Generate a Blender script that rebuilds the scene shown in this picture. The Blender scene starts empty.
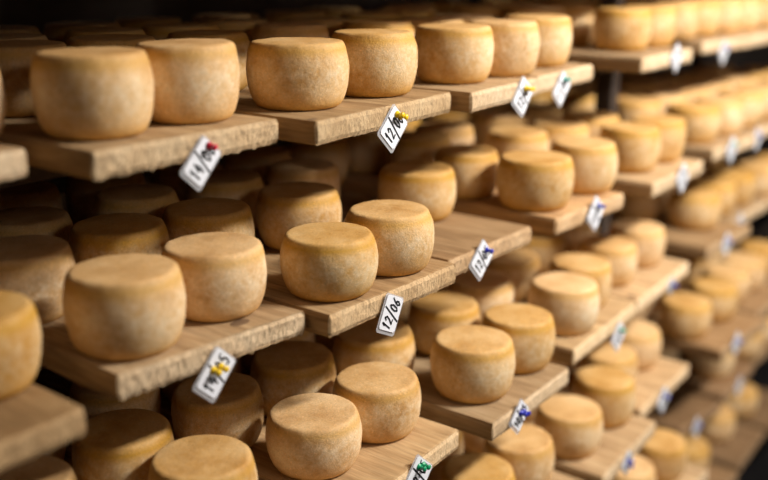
import bpy, bmesh, math, random
from mathutils import Vector, Matrix, noise

S = bpy.context.scene
COL = S.collection
R = math.radians
CAMZ = 1.75                      # eye height above the cellar floor

# ------------------------------------------------------------------ camera
cd = bpy.data.cameras.new('camera')
cam = bpy.data.objects.new('camera', cd)
COL.objects.link(cam)
cam.location = (0, 0, CAMZ)
cam.rotation_euler = (R(90 - 16.08), 0, R(-51.5))
cd.sensor_width = 36
cd.lens = 45.93
cd.clip_start = 0.05
cd.dof.use_dof = True
cd.dof.focus_distance = 1.51
cd.dof.aperture_fstop = 1.3
cd.dof.aperture_blades = 0
S.camera = cam

# ------------------------------------------------------------------ world, lights, exposure
w = bpy.data.worlds.new('world')
S.world = w
w.use_nodes = True
w.node_tree.nodes['Background'].inputs[0].default_value = (0.75, 0.6, 0.6, 1)
w.node_tree.nodes['Background'].inputs[1].default_value = 0.0
S.view_settings.view_transform = 'Standard'
S.view_settings.look = 'None'
S.view_settings.gamma = 1
S.view_settings.use_curve_mapping = False
S.view_settings.exposure = 0.15
S.cycles.use_denoising = True
S.cycles.max_bounces = 5
S.cycles.sample_clamp_indirect = 3


def area(name, loc, target, sx, sy, power, col):
    l = bpy.data.lights.new(name, 'AREA')
    l.shape = 'RECTANGLE'
    l.size, l.size_y = sx, sy
    l.energy = power
    l.color = col
    o = bpy.data.objects.new(name, l)
    COL.objects.link(o)
    o.location = loc
    o.rotation_euler = (Vector(target) - Vector(loc)).to_track_quat('-Z', 'Y').to_euler()
    return o


# ceiling lamps hung over the aisle, in front of the rack; they are brighter further down the aisle
area('aisle_or_fill_lamp', (2.3, -.72, CAMZ + 1.15), (2.5, 1.0, 1.3), 1.0, 0.14, 112, (1.0, 0.94, 0.85))
area('aisle_or_fill_lamp', (3.9, -.35, CAMZ + 1.05), (3.5, 1.0, 1.9), 1.0, 0.14, 22, (1.0, 0.94, 0.85))


# added weak fill light behind the photographer, brightening the shelf depths; no known lamp
area('aisle_or_fill_lamp', (.6, -2.2, CAMZ + .8), (1.6, 1.0, 1.2), 1.2, 0.3, 10, (1.0, 0.90, 0.80))


# ------------------------------------------------------------------ node helpers
class NT:
    def __init__(s, name):
        s.m = bpy.data.materials.new(name)
        s.m.use_nodes = True
        s.t = s.m.node_tree
        s.n = s.t.nodes
        s.b = s.n['Principled BSDF']

    def add(s, kind, **kw):
        n = s.n.new(kind)
        for k, v in kw.items():
            setattr(n, k, v)
        return n

    def link(s, a, b):
        s.t.links.new(a, b)

    def val(s, sock, v):
        if hasattr(v, 'default_value') or hasattr(v, 'is_output'):
            s.link(v, sock)
        else:
            sock.default_value = v

    def math(s, op, a, b=0.0, c=0.0, clamp=False):
        n = s.add('ShaderNodeMath', operation=op, use_clamp=clamp)
        s.val(n.inputs[0], a)
        s.val(n.inputs[1], b)
        s.val(n.inputs[2], c)
        return n.outputs[0]

    def mix(s, f, a, b, mode='MIX'):
        n = s.add('ShaderNodeMix', data_type='RGBA', blend_type=mode)
        s.val(n.inputs[0], f)
        for i, v in ((6, a), (7, b)):
            if isinstance(v, tuple):
                n.inputs[i].default_value = (*v, 1)
            else:
                s.link(v, n.inputs[i])
        return n.outputs[2]

    def noise(s, vec, scale, detail=4, rough=.55, dist=0):
        n = s.add('ShaderNodeTexNoise')
        s.link(vec, n.inputs['Vector'])
        n.inputs['Scale'].default_value = scale
        n.inputs['Detail'].default_value = detail
        n.inputs['Roughness'].default_value = rough
        n.inputs['Distortion'].default_value = dist
        return n.outputs[0]

    def ramp(s, f, stops):
        n = s.add('ShaderNodeValToRGB')
        s.link(f, n.inputs[0])
        e = n.color_ramp.elements
        while len(e) < len(stops):
            e.new(.5)
        for q, (p, c) in zip(e, stops):
            q.position = p
            q.color = (*c, 1) if isinstance(c, tuple) else (c, c, c, 1)
        return n.outputs[0]

    def coords(s, scale=(1, 1, 1), shift=True):
        tc = s.add('ShaderNodeTexCoord')
        oi = s.add('ShaderNodeObjectInfo')
        mp = s.add('ShaderNodeMapping')
        s.link(tc.outputs['Object'], mp.inputs[0])
        mp.inputs['Scale'].default_value = scale
        if shift:
            v = s.add('ShaderNodeVectorMath', operation='SCALE')
            v.inputs[0].default_value = (7.3, 11.1, 5.7)
            s.link(oi.outputs['Random'], v.inputs[3])
            s.link(v.outputs[0], mp.inputs['Location'])
        return mp.outputs[0], tc.outputs['Object'], oi.outputs['Random']

    def tone(s):
        return s.add('ShaderNodeObjectInfo').outputs['Color']

    def bump(s, h, strength, dist):
        n = s.add('ShaderNodeBump')
        n.inputs['Strength'].default_value = strength
        n.inputs['Distance'].default_value = dist
        s.link(h, n.inputs['Height'])
        s.link(n.outputs[0], s.b.inputs['Normal'])


def plain(name, col, rough=.5, **kw):
    m = NT(name)
    m.b.inputs['Base Color'].default_value = (*col, 1)
    m.b.inputs['Roughness'].default_value = rough
    for k, v in kw.items():
        m.b.inputs[k].default_value = v
    return m.m


def cheese_material():
    m = NT('cheese_rind')
    v, raw, rnd = m.coords()
    big = m.noise(v, 13, 4, .6)
    mid = m.noise(v, 95, 5, .7)
    fine = m.noise(v, 330, 3, .7)
    sep = m.add('ShaderNodeSeparateXYZ')
    m.link(raw, sep.inputs[0])
    rad = m.math('SQRT', m.math('ADD', m.math('POWER', sep.outputs[0], 2), m.math('POWER', sep.outputs[1], 2)))
    # oily orange rind with a greyish pale bloom that is thickest round the belly
    base = m.ramp(big, [(.25, (.45, .236, .076)), (.5, (.61, .358, .136)), (.75, (.715, .467, .215))])
    belly = m.math('SUBTRACT', 1.0, m.math('MULTIPLY', m.math('ABSOLUTE', m.math('SUBTRACT', sep.outputs[2], .052)), 22), clamp=True)
    bl = m.math('MULTIPLY', m.ramp(m.math('MULTIPLY_ADD', mid, .62, m.math('MULTIPLY', big, .4)), [(.38, 0.0), (.66, 1.0)]), m.math('MULTIPLY_ADD', belly, .66, .20), clamp=True)
    c = m.mix(bl, base, (.81, .68, .49))
    # darker orange band just below the top edge and at the foot
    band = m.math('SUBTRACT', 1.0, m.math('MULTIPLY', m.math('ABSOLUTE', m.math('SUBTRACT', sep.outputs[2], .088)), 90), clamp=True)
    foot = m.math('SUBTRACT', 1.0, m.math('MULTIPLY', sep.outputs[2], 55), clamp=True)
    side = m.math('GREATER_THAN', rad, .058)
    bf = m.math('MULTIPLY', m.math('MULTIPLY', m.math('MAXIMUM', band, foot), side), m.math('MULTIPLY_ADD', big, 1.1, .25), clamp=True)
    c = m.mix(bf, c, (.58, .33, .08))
    # small dark and pale specks
    sp = m.ramp(fine, [(.30, .74), (.43, .98), (.58, 1.02), (.70, 1.34)])
    c = m.mix(1.0, c, sp, 'MULTIPLY')
    hs = m.add('ShaderNodeHueSaturation')
    hs.inputs['Fac'].default_value = 1
    m.val(hs.inputs['Value'], m.math('MULTIPLY_ADD', rnd, .22, .90))
    m.val(hs.inputs['Saturation'], m.math('MULTIPLY_ADD', rnd, -.20, 1.14))
    m.link(c, hs.inputs['Color'])
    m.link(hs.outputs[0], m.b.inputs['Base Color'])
    m.b.inputs['Roughness'].default_value = .62
    m.b.inputs['Specular IOR Level'].default_value = .35
    m.b.inputs['Subsurface Weight'].default_value = 0
    h = m.math('ADD', m.math('MULTIPLY', fine, .6), m.math('MULTIPLY', mid, 1.0))
    m.bump(h, .65, .0014)
    return m.m


def wood_material():
    m = NT('rough_sawn_spruce')
    v, raw, rnd = m.coords((14, 1.6, 14))
    g = m.noise(v, 3.0, 5, .6, .9)
    v2, _, _ = m.coords((90, 5, 90))
    f = m.noise(v2, 2.0, 3, .7)
    v3, _, _ = m.coords((1, 1, 1))
    st = m.noise(v3, 9, 3, .5)
    c = m.ramp(g, [(.25, (.26, .155, .075)), (.48, (.42, .28, .15)), (.7, (.56, .40, .235))])
    c = m.mix(m.math('MULTIPLY', m.ramp(st, [(.5, 0.0), (.7, 1.0)]), .35), c, (.30, .19, .10))
    c = m.mix(1.0, c, m.ramp(f, [(.3, .78), (.6, 1.08)]), 'MULTIPLY')
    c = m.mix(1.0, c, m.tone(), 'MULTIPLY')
    hs = m.add('ShaderNodeHueSaturation')
    m.val(hs.inputs['Value'], m.math('MULTIPLY_ADD', rnd, .40, .76))
    m.link(c, hs.inputs['Color'])
    m.link(hs.outputs[0], m.b.inputs['Base Color'])
    m.b.inputs['Roughness'].default_value = .8
    m.b.inputs['Specular IOR Level'].default_value = .25
    m.bump(m.math('ADD', f, m.math('MULTIPLY', g, .6)), .5, .0018)
    return m.m


def endgrain_material():
    m = NT('sawn_end_grain')
    v, raw, rnd = m.coords((1, 1, .45))
    g = m.noise(v, 210, 3, .7)
    v2, _, _ = m.coords()
    b = m.noise(v2, 22, 4, .6)
    c = m.ramp(b, [(.25, (.48, .335, .20)), (.5, (.60, .44, .28)), (.75, (.68, .53, .36))])
    c = m.mix(1.0, c, m.ramp(g, [(.32, .72), (.5, 1.0), (.7, 1.12)]), 'MULTIPLY')
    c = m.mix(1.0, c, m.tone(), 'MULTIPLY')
    m.link(c, m.b.inputs['Base Color'])
    m.b.inputs['Roughness'].default_value = .9
    m.b.inputs['Specular IOR Level'].default_value = .15
    m.bump(g, .9, .003)
    return m.m


def stone_material(name, a, b, scale, rough=.85):
    m = NT(name)
    v, _, _ = m.coords(shift=False)
    n = m.noise(v, scale, 6, .6)
    m.link(m.ramp(n, [(.3, a), (.7, b)]), m.b.inputs['Base Color'])
    m.b.inputs['Roughness'].default_value = rough
    m.bump(n, .5, .02)
    return m.m


M_CHEESE = cheese_material()
M_WOOD = wood_material()
M_END = endgrain_material()
M_DARK_SPOT = plain('knot_and_gap_dark', (.16, .095, .05), .7)
M_POST = stone_material('dark_stained_post', (.03, .02, .016), (.07, .045, .03), 30)
M_FLOOR = stone_material('damp_concrete', (.004, .0035, .004), (.009, .008, .008), 3, .9)
M_FLOOR.node_tree.nodes['Principled BSDF'].inputs['Specular IOR Level'].default_value = .1
M_WALL = stone_material('cellar_plaster', (.035, .024, .02), (.06, .045, .036), 4)
M_BOUNCE = stone_material('pale_bounce_plaster', (.36, .31, .26), (.48, .42, .36), 3)  # made pale so the unseen wall and ceiling bounce fill light
M_PAPER = plain('white_card', (.80, .82, .90), .6)
M_INK = plain('black_marker', (.012, .012, .016), .5)
M_SLEEVE = plain('clear_plastic', (.62, .62, .66), .18)
M_SLEEVE.node_tree.nodes['Principled BSDF'].inputs['Alpha'].default_value = .45
PINS = {k: plain(k + '_plastic', c, .3) for k, c in dict(
    red=(.55, .01, .04), yellow=(.85, .58, .02), blue=(.02, .03, .42), green=(.01, .30, .13), teal=(.05, .42, .36)).items()}


# ------------------------------------------------------------------ mesh helpers
def new_obj(name, me, parent=None, mats=()):
    o = bpy.data.objects.new(name, me)
    COL.objects.link(o)
    for mt in mats:
        me.materials.append(mt)
    if parent:
        o.parent = parent
    return o


def from_bm(name, bm, mats, parent=None, smooth=False):
    me = bpy.data.meshes.new(name)
    bmesh.ops.recalc_face_normals(bm, faces=bm.faces)
    bm.to_mesh(me)
    bm.free()
    if smooth:
        me.polygons.foreach_set('use_smooth', [True] * len(me.polygons))
    return new_obj(name, me, parent, mats)


def box_bm(bm, x0, x1, y0, y1, z0, z1):
    m = Matrix.Translation(((x0 + x1) / 2, (y0 + y1) / 2, (z0 + z1) / 2)) @ Matrix.Diagonal((x1 - x0, y1 - y0, z1 - z0, 1))
    bmesh.ops.create_cube(bm, size=1, matrix=m)


def box(name, x0, x1, y0, y1, z0, z1, mat, parent=None, bevel=0):
    bm = bmesh.new()
    box_bm(bm, x0, x1, y0, y1, z0, z1)
    if bevel:
        bmesh.ops.bevel(bm, geom=bm.edges[:], offset=bevel, segments=2, affect='EDGES', profile=.6)
    return from_bm(name, bm, [mat], parent)


def tag(o, label, cat, group=None):
    o['label'] = label
    o['category'] = cat
    if group:
        o['group'] = group


# ------------------------------------------------------------------ the room
def struct(o):
    o['kind'] = 'structure'


struct(box('floor', -2.5, 9, -2.6, 2.4, -.1, 0, M_FLOOR))
struct(box('ceiling', -2.5, 9, -2.6, 2.4, 3.1, 3.2, M_BOUNCE))
struct(box('wall_back', -2.5, 9, 2.3, 2.4, 0, 3.1, M_WALL))
struct(box('wall_right', 9, 9.1, -2.6, 2.4, 0, 3.1, M_WALL))
struct(box('wall_left', -2.6, -2.5, -2.6, 2.4, 0, 3.1, M_WALL))
struct(box('wall_front', -2.5, 9, -2.7, -2.6, 0, 3.1, M_BOUNCE))

# shelf heights: top face of the boards, level 0 is above the frame
ZL = [CAMZ + z for z in (.053, -.217, -.484, -.758, -1.033, -1.305, -1.577, .323)]   # the last, index -1, is the highest
TH = .034
BACK = 1.80

# ------------------------------------------------------------------ the rack: posts and beams
rack = bpy.data.objects.new('shelf_rack', None)
COL.objects.link(rack)
rack.location = (2.43, 1.05, 0)
tag(rack, 'dark wooden rack of posts and beams carrying the cheese boards', 'rack')


def rack_part(name, x0, x1, y0, y1, z0, z1, mat):
    o = box(name, x0 - 2.43, x1 - 2.43, y0 - 1.05, y1 - 1.05, z0, z1, mat, rack, .004)
    return o


for px in (.225, 2.47, 4.49):
    for py in (1.165, 1.70):
        rack_part('post', px - .022, px + .022, py, py + .05, 0, 2.3, M_POST)
for z in ZL:
    for py in (1.170, 1.705):
        for (a, b) in ((.247, 2.448), (2.492, 4.468)):
            rack_part('beam', a, b, py, py + .04, z - TH - .040, z - TH - .0046, M_POST)


# ------------------------------------------------------------------ boards
def board(x0, x1, ya, yb, z, seed, label, dark_spots=(), fray=1.0):
    """a rough plank: origin at the middle of its front bottom edge; front end is the sawn end grain"""
    rnd = random.Random(seed)
    W = x1 - x0
    ym = (ya + yb) / 2
    L = BACK + rnd.uniform(-.03, .03) - ym
    nx = max(12, int(W / .004))
    ys = [0, .003, .008, .016, .03, .05, .08, .12, .18, .26, .36, .5, .65, 1]
    ys = [y / ys[-1] * 1 for y in ys]
    ny = len(ys) - 1
    nz = 5
    bm = bmesh.new()
    V = {}
    off = Vector((seed * 3.7, seed * 1.3, 0))

    def vert(i, j, k):
        key = (i, j, k)
        if key in V:
            return V[key]
        u = i / nx
        x = -W / 2 + W * u
        fy = (ya + (yb - ya) * u) - ym
        y = fy + (L - fy) * ys[j]
        zz = TH * k / nz
        # rounded edges
        rx = .0035
        if i in (0, nx):
            if k in (0, nz):
                x += rx * (1 if i == 0 else -1) * .8
            if j == 0:
                x += rx * (1 if i == 0 else -1)
        if j == 0 and k in (0, nz):
            y += .003
        p = Vector((x, y, zz)) + off
        n1 = noise.noise(p * 9)
        n2 = noise.noise(p * 60)
        n3 = noise.noise(p * 170)
        if j == 0:
            y += n1 * .004 + n2 * .0009 * fray + n3 * .0012 * fray
            if k == 0:
                zz += (abs(n3) * -.005 + n2 * .0006) * fray + .001
            if k == nz:
                zz += n2 * .0010 - .0008
        elif k == 0:
            zz += max(0, n1) * .002
        if i in (0, nx):
            x += n1 * .003
        if j > 0 and k == nz:
            zz -= abs(noise.noise(Vector((p.x * 30, p.y * 3, 1)))) * .0006
        V[key] = bm.verts.new((x, y, zz))
        return V[key]

    def quad(a, b, c, d, mi):
        f = bm.faces.new((vert(*a), vert(*b), vert(*c), vert(*d)))
        f.material_index = mi

    for i in range(nx):
        for j in range(ny):
            quad((i, j, 0), (i, j + 1, 0), (i + 1, j + 1, 0), (i + 1, j, 0), 0)
            quad((i, j, nz), (i + 1, j, nz), (i + 1, j + 1, nz), (i, j + 1, nz), 0)
        for k in range(nz):
            quad((i, 0, k), (i + 1, 0, k), (i + 1, 0, k + 1), (i, 0, k + 1), 1)
            quad((i, ny, k), (i, ny, k + 1), (i + 1, ny, k + 1), (i + 1, ny, k), 1)
    for j in range(ny):
        for k in range(nz):
            quad((0, j, k), (0, j, k + 1), (0, j + 1, k + 1), (0, j + 1, k), 0)
            quad((nx, j, k), (nx, j + 1, k), (nx, j + 1, k + 1), (nx, j, k + 1), 0)
    me = bpy.data.meshes.new('shelf_board')
    bmesh.ops.recalc_face_normals(bm, faces=bm.faces)
    bm.to_mesh(me)
    bm.free()
    for p in me.polygons:
        p.use_smooth = p.material_index == 0 and abs(p.normal.z) > .5
    o = new_obj('shelf_board', me, None, [M_WOOD, M_END])
    o.location = ((x0 + x1) / 2, ym, z - TH)
    tag(o, label, 'shelf board', 'spruce boards lying on the rack')
    for (kx, ky, kr) in dark_spots:              # thin dark lens let into the top, for knot, dark spot and painted gap
        kb = bmesh.new()
        bmesh.ops.create_uvsphere(kb, u_segments=20, v_segments=8, radius=1,
                                  matrix=Matrix.Translation((kx - (x0 + x1) / 2, ky - ym, TH - .0005)) @ Matrix.Diagonal((kr * 1.2, kr * .75, .0011, 1)))
        from_bm('knot', kb, [M_DARK_SPOT], o, True)
    return o


SHELF = {-1: 'added light-blocking shelf above the frame', 0: 'added shade-casting shelf above the frame', 1: 'top shelf', 2: 'second shelf down', 3: 'third shelf down', 4: 'fourth shelf down',
         5: 'fifth shelf down', 6: 'lowest shelf in view'}
NTH = ['first', 'second', 'third', 'fourth', 'fifth', 'sixth', 'seventh', 'eighth', 'ninth', 'tenth', 'eleventh', 'twelfth',
       'thirteenth', 'fourteenth', 'fifteenth', 'sixteenth', 'seventeenth', 'eighteenth', 'nineteenth', 'twentieth']



def place_words(n, seen):
    """which of the things in view of one row this is, counted from its nearer end"""
    k = seen.index(n)
    if k == 0:
        return 'leftmost'
    if k == len(seen) - 1:
        return 'rightmost'
    if k <= (len(seen) - 1) // 2:
        return NTH[k] + ' from the left'
    return NTH[len(seen) - 1 - k] + ' from the right'


# boards and wheels of each row that the camera sees, left to right
SEEN_BOARDS = {1: range(0, 8), 2: range(0, 8), 3: range(1, 8), 4: range(1, 6), 5: range(1, 5), 6: range(1, 4)}
BOARD_LABELS = {
    (1, 0): 'rough board cut off by the left frame edge on the top shelf',
    (1, 1): 'rough spruce board on the top shelf with the red-pinned tag on its end',
    (1, 2): 'weathered board on the top shelf with the nearest yellow-pinned tag and dark front corner',
    (1, 3): 'board on the top shelf with the farther yellow-pinned tag on its end',
    (1, 4): 'board on the top shelf whose tag has a green pin',
    (2, 0): 'dark blurred board end cut off by the left frame edge on the second shelf',
    (2, 1): 'frayed spruce board with a knot and a tag with two yellow pins',
    (2, 2): 'board on the second shelf with the upright tag that has no pin',
    (2, 3): 'board on the second shelf with a bare empty front and a blue-pinned tag',
    (3, 2): 'board near the bottom frame edge with the green-pinned tag on its end',
    (3, 3): 'board on the third shelf with two wheels and a dark-blue-pinned tag',
    (3, 5): 'palest board on the third shelf with a painted dark gap at its near corner',
    (5, 2): 'dark brown board on the fifth shelf with an empty front',
}


def board_label(lv, n):
    if (lv, n) in BOARD_LABELS:
        return BOARD_LABELS[lv, n]
    seen = list(SEEN_BOARDS.get(lv, []))
    if n not in seen:
        return 'rough spruce board hardly or not in sight, on the ' + SHELF[lv]
    return 'rough spruce board, %s on the %s' % (place_words(n, seen), SHELF[lv])


# (x0, x1, front left y, front right y)
BOARDS = {
    -1: [(a, a + .298, .93, .93) for a in (.26, .575, .89, 1.205, 1.52, 1.835, 2.137, 2.50, 2.83, 3.16, 3.49, 3.82, 4.15)],  # unseen bare level, added to block lamp light from the back wall
    0: [(a, a + .298, .93, .93) for a in (.26, .575, .89, 1.205, 1.52, 1.835, 2.137, 2.50, 2.83, 3.16, 3.49, 3.82, 4.15)],  # unseen bare level, added to cast shade over the top shelf
    1: [(.31, .634, 1.025, 1.045), (.666, .976, .965, .964), (.990, 1.363, .907, .938), (1.374, 1.640, .907, .930), (1.648, 1.920, .938, .961),
        (2.108, 2.424, .935, .942), (2.635, 2.917, 1.0, .965), (2.925, 3.24, .97, .97), (3.25, 3.57, .95, .95), (3.59, 3.91, .95, .95), (3.93, 4.25, .95, .95)],
    2: [(.26, .579, .875, .888), (.651, .959, .929, .905), (.964, 1.279, .865, .864), (1.284, 1.561, .884, .887), (1.635, 1.920, .877, .869),
        (2.039, 2.372, .857, .869), (2.52, 2.82, .90, .89), (2.84, 3.16, .91, .92), (3.18, 3.5, .92, .92), (3.54, 3.86, .88, .88), (3.89, 4.21, .88, .88)],
    3: [(.27, .592, .92, .91), (.600, .915, .870, .860), (.925, 1.241, .800, .825), (1.290, 1.585, .791, .804), (1.666, 2.018, .839, .864),
        (2.026, 2.389, .866, .890), (2.54, 2.86, .90, .89), (2.88, 3.2, .95, .95), (3.22, 3.54, .95, .95), (3.56, 3.88, .90, .90)],
    4: [(.98, 1.30, .80, .80), (1.335, 1.665, .79, .79), (1.697, 2.011, .772, .793), (2.042, 2.382, .847, .860), (2.525, 2.860, .83, .812), (2.88, 3.2, .85, .85),
        (3.22, 3.54, .85, .85)],
    5: [(1.64, 1.97, .79, .79), (1.990, 2.36, .775, .775), (2.529, 2.787, .925, .897), (2.83, 3.15, .91, .92), (3.17, 3.5, .93, .93)],
    6: [(2.10, 2.40, .86, .86), (2.54, 2.90, .86, .86), (2.942, 3.240, .869, .886), (3.26, 3.58, .86, .86)],
}
# own wood tone of single boards, plus shade painted into the dimly lit ones
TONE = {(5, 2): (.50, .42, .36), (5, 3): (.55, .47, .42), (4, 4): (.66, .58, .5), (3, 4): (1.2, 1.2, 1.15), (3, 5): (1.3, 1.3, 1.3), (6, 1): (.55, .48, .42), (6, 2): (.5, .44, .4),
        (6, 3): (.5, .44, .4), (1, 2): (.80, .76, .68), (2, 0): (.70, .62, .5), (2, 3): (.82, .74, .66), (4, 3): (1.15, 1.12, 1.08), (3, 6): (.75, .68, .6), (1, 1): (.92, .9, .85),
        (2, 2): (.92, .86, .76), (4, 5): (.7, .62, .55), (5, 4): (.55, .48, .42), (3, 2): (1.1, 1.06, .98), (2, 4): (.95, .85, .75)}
sd = 0
for lv, bl in BOARDS.items():
    for n, (a, b, c, d) in enumerate(bl):
        sd += 1
        kn = {(2, 1): [(.868, .945, .015)], (3, 5): [(2.046, .892, .010)], (1, 2): [(1.004, .926, .008)]}.get((lv, n), [])  # second shelf: knot; third: painted dark gap between boards; top: dark spot
        bo = board(a, b, c, d, ZL[lv], sd, board_label(lv, n), kn, 1.5 if (lv, n) in ((1, 1), (2, 1)) else .8)
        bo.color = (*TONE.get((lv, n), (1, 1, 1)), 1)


# ------------------------------------------------------------------ cheeses
def cheese_mesh(seed):
    """barrel-sided wheel, 150 mm across and 100 mm high, flat foot at z = 0"""
    rnd = random.Random(seed)
    belly = rnd.uniform(.042, .052)
    tr = rnd.uniform(.0655, .0690)          # radius of the top edge
    prof = [(0, 0), (.03, 0), (.050, .0002), (.0570, .0012), (.0620, .0045), (.0660, .0110), (.0698, .0210), (.0728, .0330),
            (.0745, belly), (.0748, .058), (.0742, .0680), (.0728, .0770), ((tr + .0742) / 2, .0850), (tr + .0012, .0910), (tr, .0940), (tr - .0012, .0962), (tr - .0030, .0978),
            (tr - .0055, .0987), (tr - .009, .0989), (.050, .0990), (.040, .0994), (.028, .0997), (.014, .1), (0, .1)]
    N = 72
    bm = bmesh.new()
    rings = []
    off = Vector((seed * 11.3, 5.1, 2.2))
    tilt = rnd.uniform(-.02, .02)
    for (r, z) in prof:
        if r == 0:
            rings.append([bm.verts.new((0, 0, z))])
            continue
        ring = []
        for i in range(N):
            a = 2 * math.pi * i / N
            d = Vector((math.cos(a), math.sin(a), z * 8)) + off
            rr = r * (1 + .012 * noise.noise(d * .9) * (1 if z > .001 else .5)) + (.0007 * noise.noise(d * 5) + .00025 * noise.noise(d * 17)) * (r > .05)
            zz = z
            if z > .09:
                zz += (.0009 * noise.noise(Vector((math.cos(a) * r * 50, math.sin(a) * r * 50, seed))) + tilt * r * math.cos(a) * .6)
            ring.append(bm.verts.new((rr * math.cos(a), rr * math.sin(a), zz)))
        rings.append(ring)
    for A, B in zip(rings, rings[1:]):
        for i in range(N):
            j = (i + 1) % N
            if len(A) == 1:
                bm.faces.new((A[0], B[i], B[j]))
            elif len(B) == 1:
                bm.faces.new((A[i], A[j], B[0]))
            else:
                bm.faces.new((A[i], A[j], B[j], B[i]))
    bmesh.ops.recalc_face_normals(bm, faces=bm.faces)
    me = bpy.data.meshes.new('cheese_wheel')
    bm.to_mesh(me)
    bm.free()
    me.polygons.foreach_set('use_smooth', [True] * len(me.polygons))
    me.materials.append(M_CHEESE)
    return me


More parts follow.
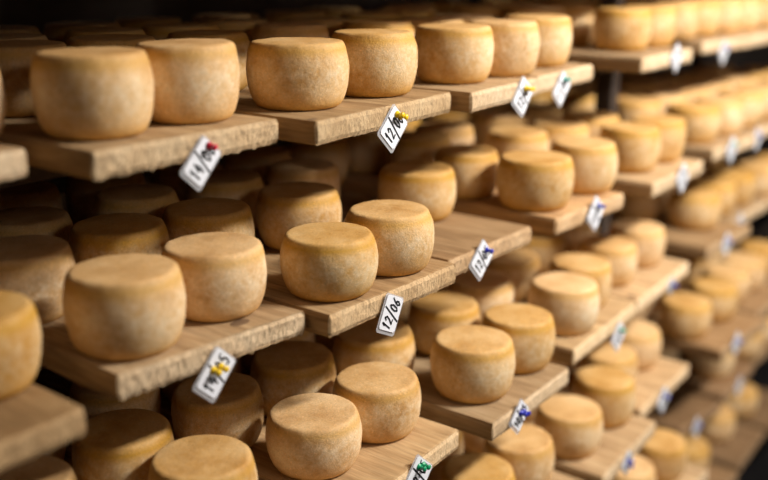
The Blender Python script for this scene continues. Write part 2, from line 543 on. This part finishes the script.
# per level: rows front to back, each a list of (x, y[, diameter, height])
CH = {
    1: [[(.590, 1.15), (.744, 1.061, .150, .106), (.898, 1.062, .146, .107), (1.084, 1.028, .155, .099), (1.263, 1.028, .148, .103),
         (1.486, 1.022, .147, .101), (1.633, 1.009, .141, .102), (1.826, 1.045, .146, .102), (2.262, 1.060, .140, .1), (2.404, 1.055, .138, .1), (2.66, 1.10), (2.815, 1.10),
         (2.985, 1.09), (3.14, 1.09), (3.32, 1.08), (3.48, 1.08), (3.66, 1.08), (3.82, 1.08)],
        [(.62, 1.33), (.790, 1.30), (.944, 1.290), (1.124, 1.272), (1.338, 1.286), (1.493, 1.205), (1.66, 1.20), (1.81, 1.22), (2.17, 1.25), (2.32, 1.235), (2.68, 1.27), (2.83, 1.27),
         (3.0, 1.26), (3.15, 1.26), (3.33, 1.25), (3.5, 1.25), (3.68, 1.25), (3.84, 1.25), (4.02, 1.25)],
        [(.69, 1.47), (.862, 1.46), (1.039, 1.435), (1.20, 1.43), (1.36, 1.46), (1.52, 1.38), (1.68, 1.37), (1.84, 1.4), (2.18, 1.42), (2.34, 1.42), (2.68, 1.44), (2.84, 1.44),
         (3.02, 1.43), (3.18, 1.43), (3.36, 1.42), (3.52, 1.42), (3.7, 1.42), (3.86, 1.42), (4.04, 1.42)],
        [(.77, 1.63), (.948, 1.61), (1.11, 1.60), (1.27, 1.61), (1.47, 1.60), (1.62, 1.54), (1.78, 1.57), (2.12, 1.6), (2.28, 1.6), (2.6, 1.61), (2.76, 1.61), (2.92, 1.6),
         (3.1, 1.6), (3.28, 1.6), (3.46, 1.6), (3.64, 1.6), (3.8, 1.6), (4.0, 1.6)]],
    2: [[(.531, 1.03), (.723, 1.000, .154, .106), (.884, 1.011, .150, .099), (1.047, .938, .147, .092), (1.196, .941, .147, .099),
         (1.702, .965, .156, .103), (1.893, .957, .146, .106), (2.155, .973, .147, .104), (2.306, .970, .14, .105), (2.61, 1.0), (2.775, .99), (2.95, .99), (3.12, .99), (3.3, .98), (3.46, .98), (3.64, .98)],
        [(.545, 1.21), (.702, 1.205), (.858, 1.190), (1.011, 1.165), (1.204, 1.147), (1.485, 1.100, .152, .098), (1.697, 1.128, .14, .098), (1.955, 1.160, .149, .1),
         (2.115, 1.135), (2.286, 1.14), (2.62, 1.17), (2.78, 1.16), (2.95, 1.16), (3.12, 1.16), (3.3, 1.15), (3.46, 1.15), (3.64, 1.15)],
        [(.811, 1.362), (1.010, 1.345), (1.195, 1.325), (1.349, 1.273), (1.75, 1.29), (1.90, 1.33), (2.14, 1.31), (2.3, 1.31), (2.62, 1.34), (2.78, 1.33), (2.96, 1.33),
         (3.12, 1.33), (3.3, 1.32), (3.46, 1.32), (3.64, 1.32)],
        [(.90, 1.53), (1.07, 1.51), (1.25, 1.50), (1.41, 1.46), (1.58, 1.45), (1.76, 1.46), (1.92, 1.50), (2.15, 1.48), (2.31, 1.48), (2.63, 1.5), (2.8, 1.5), (2.96, 1.5), (3.14, 1.5), (3.3, 1.49)]],
    3: [[(.792, .950, .150, .101), (1.008, .940, .150, .090), (1.159, .937, .148, .095), (1.382, .895, .153, .104),
         (1.541, .897, .144, .103), (1.770, .922, .150, .104), (1.924, .965, .144, .104), (2.115, .990, .144, .1), (2.300, 1.00, .146, .099), (2.74, 1.02), (2.93, 1.04), (3.10, 1.04),
         (3.28, 1.02), (3.44, 1.02)],
        [(.601, 1.088), (.776, 1.104), (.963, 1.108), (1.130, 1.100), (1.305, 1.062, .154, .103), (1.520, 1.055), (1.690, 1.078, .143, .1), (1.88, 1.125), (2.08, 1.17), (2.27, 1.175), (2.72, 1.19), (2.9, 1.2), (3.08, 1.2), (3.26, 1.19)],
        [(.70, 1.27), (.88, 1.265), (1.06, 1.265), (1.23, 1.24), (1.40, 1.235), (1.60, 1.22), (1.77, 1.26), (1.97, 1.29), (2.16, 1.33), (2.32, 1.34), (2.62, 1.35), (2.8, 1.36), (2.98, 1.37)]],
    4: [[(1.06, .95), (1.23, .95), (1.420, .900, .146, .1), (1.577, .905, .147, .101), (1.768, .893, .148, .099), (1.945, .898, .145, .108),
         (2.110, .968, .145, .1), (2.292, .985, .147, .102), (2.585, .962, .146, .104), (2.765, .950, .145, .106), (2.95, .98), (3.11, .98), (3.28, .98)],
        [(1.14, 1.12), (1.32, 1.09), (1.49, 1.07), (1.67, 1.06), (1.85, 1.07), (2.03, 1.12), (2.20, 1.14), (2.36, 1.165), (2.6, 1.13), (2.78, 1.12), (3.02, 1.154), (3.2, 1.15)],
        [(1.56, 1.24), (1.76, 1.23), (1.94, 1.25), (2.14, 1.30), (2.31, 1.33), (2.66, 1.30), (2.86, 1.29)]],
    5: [[(1.73, .93), (1.90, .95), (2.079, .885, .145, .1), (2.258, .875, .143, .1), (2.975, 1.01, .15, .105), (3.2, .99), (3.36, .99)],
        [(1.82, 1.11), (2.0, 1.11), (2.19, 1.06), (2.36, 1.13), (2.68, 1.17), (2.93, 1.175), (3.11, 1.18), (3.3, 1.16)],
        [(2.1, 1.28), (2.28, 1.29), (2.6, 1.34), (2.8, 1.3)]],
    6: [[(2.18, .98), (2.64, 1.0), (2.80, 1.0), (3.085, 1.02), (3.32, 1.02)],
        [(2.6, 1.17), (2.78, 1.17), (3.02, 1.19), (3.2, 1.19)]],
}
SEEN = {  # wheels in view, left to right, by shelf and row
    (1, 0): range(0, 15), (1, 1): range(1, 12), (1, 2): range(1, 11), (1, 3): range(1, 11),
    (2, 0): range(0, 14), (2, 1): range(1, 17), (2, 2): range(0, 15), (2, 3): range(0, 14),
    (3, 0): range(0, 14), (3, 1): range(0, 14), (3, 2): range(0, 6),
    (4, 0): range(2, 13), (4, 1): [2, 3, 4, 5, 8, 9, 10, 11], (5, 0): range(2, 7), (5, 1): [5], (6, 0): range(2, 5)}
ROW = ['front row', 'second row', 'third row', 'back row']
CHEESE_LABELS = {
    (1, 0, 0): 'cheese wheel cut off by the left frame edge on the top shelf',
    (1, 0, 1): 'large blurred cheese wheel at the near corner of the red-tagged top shelf board',
    (1, 0, 2): 'cheese wheel above the tag with the red pin on the top shelf',
    (1, 0, 3): 'sharply focused broad cheese wheel behind the dark corner of a top shelf board',
    (1, 0, 4): 'sharply focused cheese wheel above the nearest yellow-pinned tag on the top shelf',
    (1, 0, 5): 'straight-sided cheese wheel at the near corner of the farther yellow-pinned top board',
    (1, 0, 6): 'cheese wheel above the farther yellow-pinned tag on the top shelf',
    (1, 0, 7): 'pale cheese wheel above the green-pinned tag on the top shelf',
    (2, 0, 0): 'blurred cheese wheel cut off by the left frame edge on the dark board',
    (2, 0, 1): 'largest smooth cheese wheel at the near corner of the frayed knotty board',
    (2, 0, 2): 'cheese wheel beside the knot on the frayed board with two yellow pins',
    (2, 0, 3): 'sharply focused low cheese wheel at the near corner above the pinless upright tag',
    (2, 0, 4): 'cheese wheel right beside the sharp low one on the pinless-tag board',
    (2, 1, 5): 'golden cheese wheel set back on the board with the bare empty front',
    (2, 0, 5): 'pale cheese wheel at the near end of the board behind the empty-fronted one',
    (3, 0, 0): 'cheese wheel cut by the bottom frame edge below the two yellow pins',
    (3, 0, 1): 'sharp orange-topped cheese wheel at the bottom on the green-tagged board',
    (3, 0, 2): 'cheese wheel right behind the sharp one on the green-tagged bottom board',
    (3, 0, 3): 'tall golden cheese wheel at the near corner of the dark-blue-pinned board',
    (3, 0, 4): 'cheese wheel beside the tall golden one above the dark-blue-pinned tag',
    (5, 1, 5): 'cheese wheel set back just past the empty dark brown board',
}


def cheese_label(lv, ri, n):
    if (lv, ri, n) in CHEESE_LABELS:
        return CHEESE_LABELS[lv, ri, n]
    seen = list(SEEN.get((lv, ri), []))
    if n not in seen:
        return 'cheese wheel deep in the rack, wholly or almost hidden behind nearer wheels'
    return '%s cheese wheel, %s in the %s, %s' % ('tan' if lv < 3 else 'golden', place_words(n, seen), ROW[ri], SHELF[lv])


MESHES = [cheese_mesh(s) for s in range(7)]
SKIP = {(3, 2, 12), (4, 2, 1), (4, 2, 2), (4, 2, 3), (4, 2, 4), (4, 2, 5), (4, 2, 6), (5, 1, 0), (5, 1, 1), (5, 1, 2), (5, 1, 3), (5, 1, 4), (5, 1, 6), (5, 1, 7), (5, 2, 0), (5, 2, 1), (5, 2, 2), (5, 2, 3), (6, 0, 0), (6, 1, 0), (6, 1, 1), (6, 1, 2), (6, 1, 3), (6, 0, 1), (4, 2, 0)}   # wholly behind other things, left out
crnd = random.Random(4)
for lv, rows in CH.items():
    for ri, row in enumerate(rows):
        for n, c in enumerate(row):
            x, y = c[:2]
            d, h = c[2:] if len(c) > 2 else (.148 + crnd.uniform(-.003, .003), .100 + crnd.uniform(-.003, .004))
            key = (lv, ri, n)
            rz, mi = crnd.uniform(0, 6.28), crnd.randrange(7)
            if key in SKIP:
                continue
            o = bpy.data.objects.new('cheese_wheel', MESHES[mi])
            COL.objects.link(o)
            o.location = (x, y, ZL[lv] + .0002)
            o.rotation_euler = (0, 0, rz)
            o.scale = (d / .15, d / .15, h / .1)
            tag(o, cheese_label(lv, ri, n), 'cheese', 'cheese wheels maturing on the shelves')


# ------------------------------------------------------------------ pinned date tags
GLY = {  # simple handwritten strokes in a 0..1 x 0..1 box
    '0': [[(.5, 1), (.15, .75), (.1, .35), (.4, 0), (.8, .2), (.85, .7), (.5, 1)]],
    '1': [[(.25, .72), (.55, 1), (.5, 0)]],
    '2': [[(.1, .75), (.4, 1), (.8, .8), (.6, .45), (.1, .02), (.9, .08)]],
    '4': [[(.5, 1), (.1, .4), (.9, .42)], [(.72, .75), (.62, 0)]],
    '5': [[(.85, 1), (.3, .95), (.2, .55), (.65, .6), (.8, .25), (.5, 0), (.1, .1)]],
    '6': [[(.75, 1), (.3, .6), (.12, .25), (.45, 0), (.8, .25), (.6, .5), (.2, .38)]],
    '7': [[(.1, .95), (.85, 1), (.4, 0)]],
    '/': [[(.9, 1.45), (.05, -.5)]],
}


def writing(text, wid, hgt, parent, tilt=0.0):
    bm = bmesh.new()
    n = len(text)
    cw = wid / n
    hw = .0014
    rot = Matrix.Rotation(tilt, 2)
    for i, ch in enumerate(text):
        for st in GLY[ch]:
            pts = []
            for (px, py) in st:
                q = Vector((-wid / 2 + cw * (i + .08 + .84 * px), (py - .5) * hgt))
                pts.append(rot @ q)
            for a, b in zip(pts, pts[1:]):
                t = (b - a)
                if t.length < 1e-6:
                    continue
                t.normalize()
                nn = Vector((-t.y, t.x)) * hw
                a2, b2 = a - t * hw * .6, b + t * hw * .6
                vs = [bm.verts.new((p.x, -.00085, p.y)) for p in (a2 - nn, b2 - nn, b2 + nn, a2 + nn)]
                bm.faces.new(vs)
    return from_bm('handwriting', bm, [M_INK], parent)


def rounded_plate(w_, h_, t, y):
    bm = bmesh.new()
    box_bm(bm, -w_ / 2, w_ / 2, y - t / 2, y + t / 2, -h_ / 2, h_ / 2)
    es = [e for e in bm.edges if abs(e.verts[0].co.y - e.verts[1].co.y) > t * .5]
    bmesh.ops.bevel(bm, geom=es, offset=.0025, segments=3, affect='EDGES')
    return bm


def pin_bm():
    bm = bmesh.new()
    prof = [(0, 0), (.0052, 0), (.0056, .0012), (.0050, .0024), (.0030, .0036), (.0027, .0085), (.0038, .0100), (.0045, .0115), (.0040, .0130), (0, .0134)]
    N = 16
    rings = []
    for r, y in prof:
        if r == 0:
            rings.append([bm.verts.new((0, -y, 0))])
        else:
            rings.append([bm.verts.new((r * math.cos(2 * math.pi * i / N), -y, r * math.sin(2 * math.pi * i / N))) for i in range(N)])
    for A, B in zip(rings, rings[1:]):
        for i in range(N):
            j = (i + 1) % N
            if len(A) == 1:
                bm.faces.new((A[0], B[i], B[j]))
            elif len(B) == 1:
                bm.faces.new((A[i], A[j], B[0]))
            else:
                bm.faces.new((A[i], A[j], B[j], B[i]))
    return bm


def date_tag(x, yf, z, ang, wl, hs, text, pins, label, tilt=0.0, sleeve=.004):
    """x, z: middle of the tag on the board end; ang: writing direction; pins: (colour, along, up)"""
    t = bpy.data.objects.new('date_tag', None)
    COL.objects.link(t)
    t.location = (x, yf - .0052, z)
    t.rotation_euler = (0, -R(ang), 0)
    tag(t, label, 'tag', 'dated tags pinned to the board ends')
    from_bm('card', rounded_plate(wl - .004, hs - .004, .0010, 0), [M_PAPER], t)
    s = from_bm('plastic_sleeve', rounded_plate(wl + sleeve, hs + sleeve * .6, .0006, .0011), [M_SLEEVE], t)
    s.location = (-.002, 0, 0)
    s['label'] = 'clear plastic sleeve around the card'
    writing(text, wl * .86, hs * .46, t, tilt)
    for (colr, pu, pv) in pins:
        p = from_bm('push_pin', pin_bm(), [PINS[colr]], t, True)
        p.location = (pu, -.0007, pv)
        p['label'] = colr + ' push pin'
    return t


TAGS = [
    (0.828, 0.964, -0.254, 47, .059, .042, '14/06', [('red', .0225, .004)], 0),
    (1.178, 0.923, -0.251, 46, .056, .050, '12/06', [('yellow', .019, .009), ('yellow', .022, .000)], 0),
    (1.098, 0.865, -0.518, 64, .058, .046, '12/06', [], -.25),
    (0.793, 0.918, -0.525, 47, .062, .046, '14/05', [('yellow', .001, .008), ('yellow', .010, -.001)], 0),
    (1.380, 0.885, -0.504, 44, .056, .050, '12/05', [('blue', .018, .002)], 0),
    (1.105, 0.814, -0.776, 48, .052, .056, '12/05', [('green', .010, .012), ('green', .016, .003)], 0),
    (1.563, 0.923, -0.243, 52, .058, .050, '12/06', [('yellow', .013, .003), ('yellow', .018, -.004)], 0),
    (1.754, 0.947, -0.250, 48, .058, .046, '11/06', [('teal', .018, .006)], 0),
    (1.787, 0.873, -0.501, 50, .056, .054, '12/05', [('blue', .015, .002)], 0),
    (1.377, 0.795, -0.774, 45, .050, .044, '12/05', [('blue', .004, .004), ('blue', .010, -.004)], 0),
    (2.307, 0.939, -0.230, 45, .052, .050, '11/05', [], 0),
    (2.753, 0.986, -0.252, 45, .052, .050, '12/05', [('blue', .012, .006)], 0),
    (2.215, 0.863, -0.499, 46, .054, .054, '12/06', [], 0),
    (2.633, 0.896, -0.498, 42, .058, .054, '12/06', [('teal', .014, .006)], 0),
    (1.902, 0.856, -0.802, 45, .054, .050, '12/05', [('green', .012, .006)], 0),
    (2.188, 0.853, -1.059, 45, .054, .054, '12/06', [('blue', .006, .004)], 0),
    (2.622, 0.825, -1.040, 42, .054, .054, '12/05', [('blue', .004, .004)], 0),
    (2.625, 0.915, -1.329, 44, .050, .054, '12/05', [('blue', .004, .004)], 0),
    (1.827, 0.781, -1.054, 44, .044, .042, '12/05', [('blue', .002, .003), ('blue', -.006, -.003)], 0),
    (2.669, 0.896, -0.774, 44, .052, .054, '12/05', [('blue', .008, .006)], 0),
    (2.880, 0.910, -0.505, 46, .054, .054, '12/05', [('blue', .010, .004)], 0),
    (2.980, 0.914, -1.325, 44, .054, .054, '12/05', [], 0),
    (2.249, 0.881, -0.781, 44, .036, .036, '12/05', [('blue', .0, .0)], 0),
    (2.930, 0.950, -0.780, 44, .054, .054, '12/05', [], 0),
]
TAG_LABELS = [
    'white date tag on the first full top shelf board, pinned with a red pin',
    'white date tag reading 12/06 with yellow pins on the weathered top shelf board',
    'upright white tag reading 12/06 with no coloured pin, hanging at a slant',
    'white date tag with two yellow pins on the frayed knotty board',
    'white date tag with a blue pin on the board with the bare empty front',
    'white date tag with a green pin at the bottom frame edge',
    'farther tag with yellow pins on the top shelf',
    'white date tag with a green pin on the top shelf',
    'white date tag with a blue pin under the pale pair on the second shelf',
    'white date tag with a dark blue pin below the tall golden wheel',
    'white tag with no coloured pin, second from the right on the top shelf',
    'rightmost tag on the top shelf, far and blurred',
    'white tag, third from the left on the second shelf down',
    'blurred tag with a green pin on the second shelf down',
    'white date tag with a green pin on the third shelf down',
    'blurred tag on the pale end of a fourth shelf board',
    'rightmost blurred tag on the fourth shelf down',
    'white date tag on the dark brown board of the fifth shelf',
    'dark little tag with blue pins, first on the fourth shelf',
    'third shelf tag with a blue pin near the right frame edge',
    'second shelf tag cut close to the right frame edge',
    'rightmost tag on the fifth shelf down',
    'small dark blue-pinned tag under the palest third shelf board',
    'rightmost tag on the third shelf down',
]
for n, (x, yf, z, ang, wl, hs, text, pins, tilt) in enumerate(TAGS):
    date_tag(x, yf, CAMZ + z, ang, wl, hs, text, pins, TAG_LABELS[n], tilt)
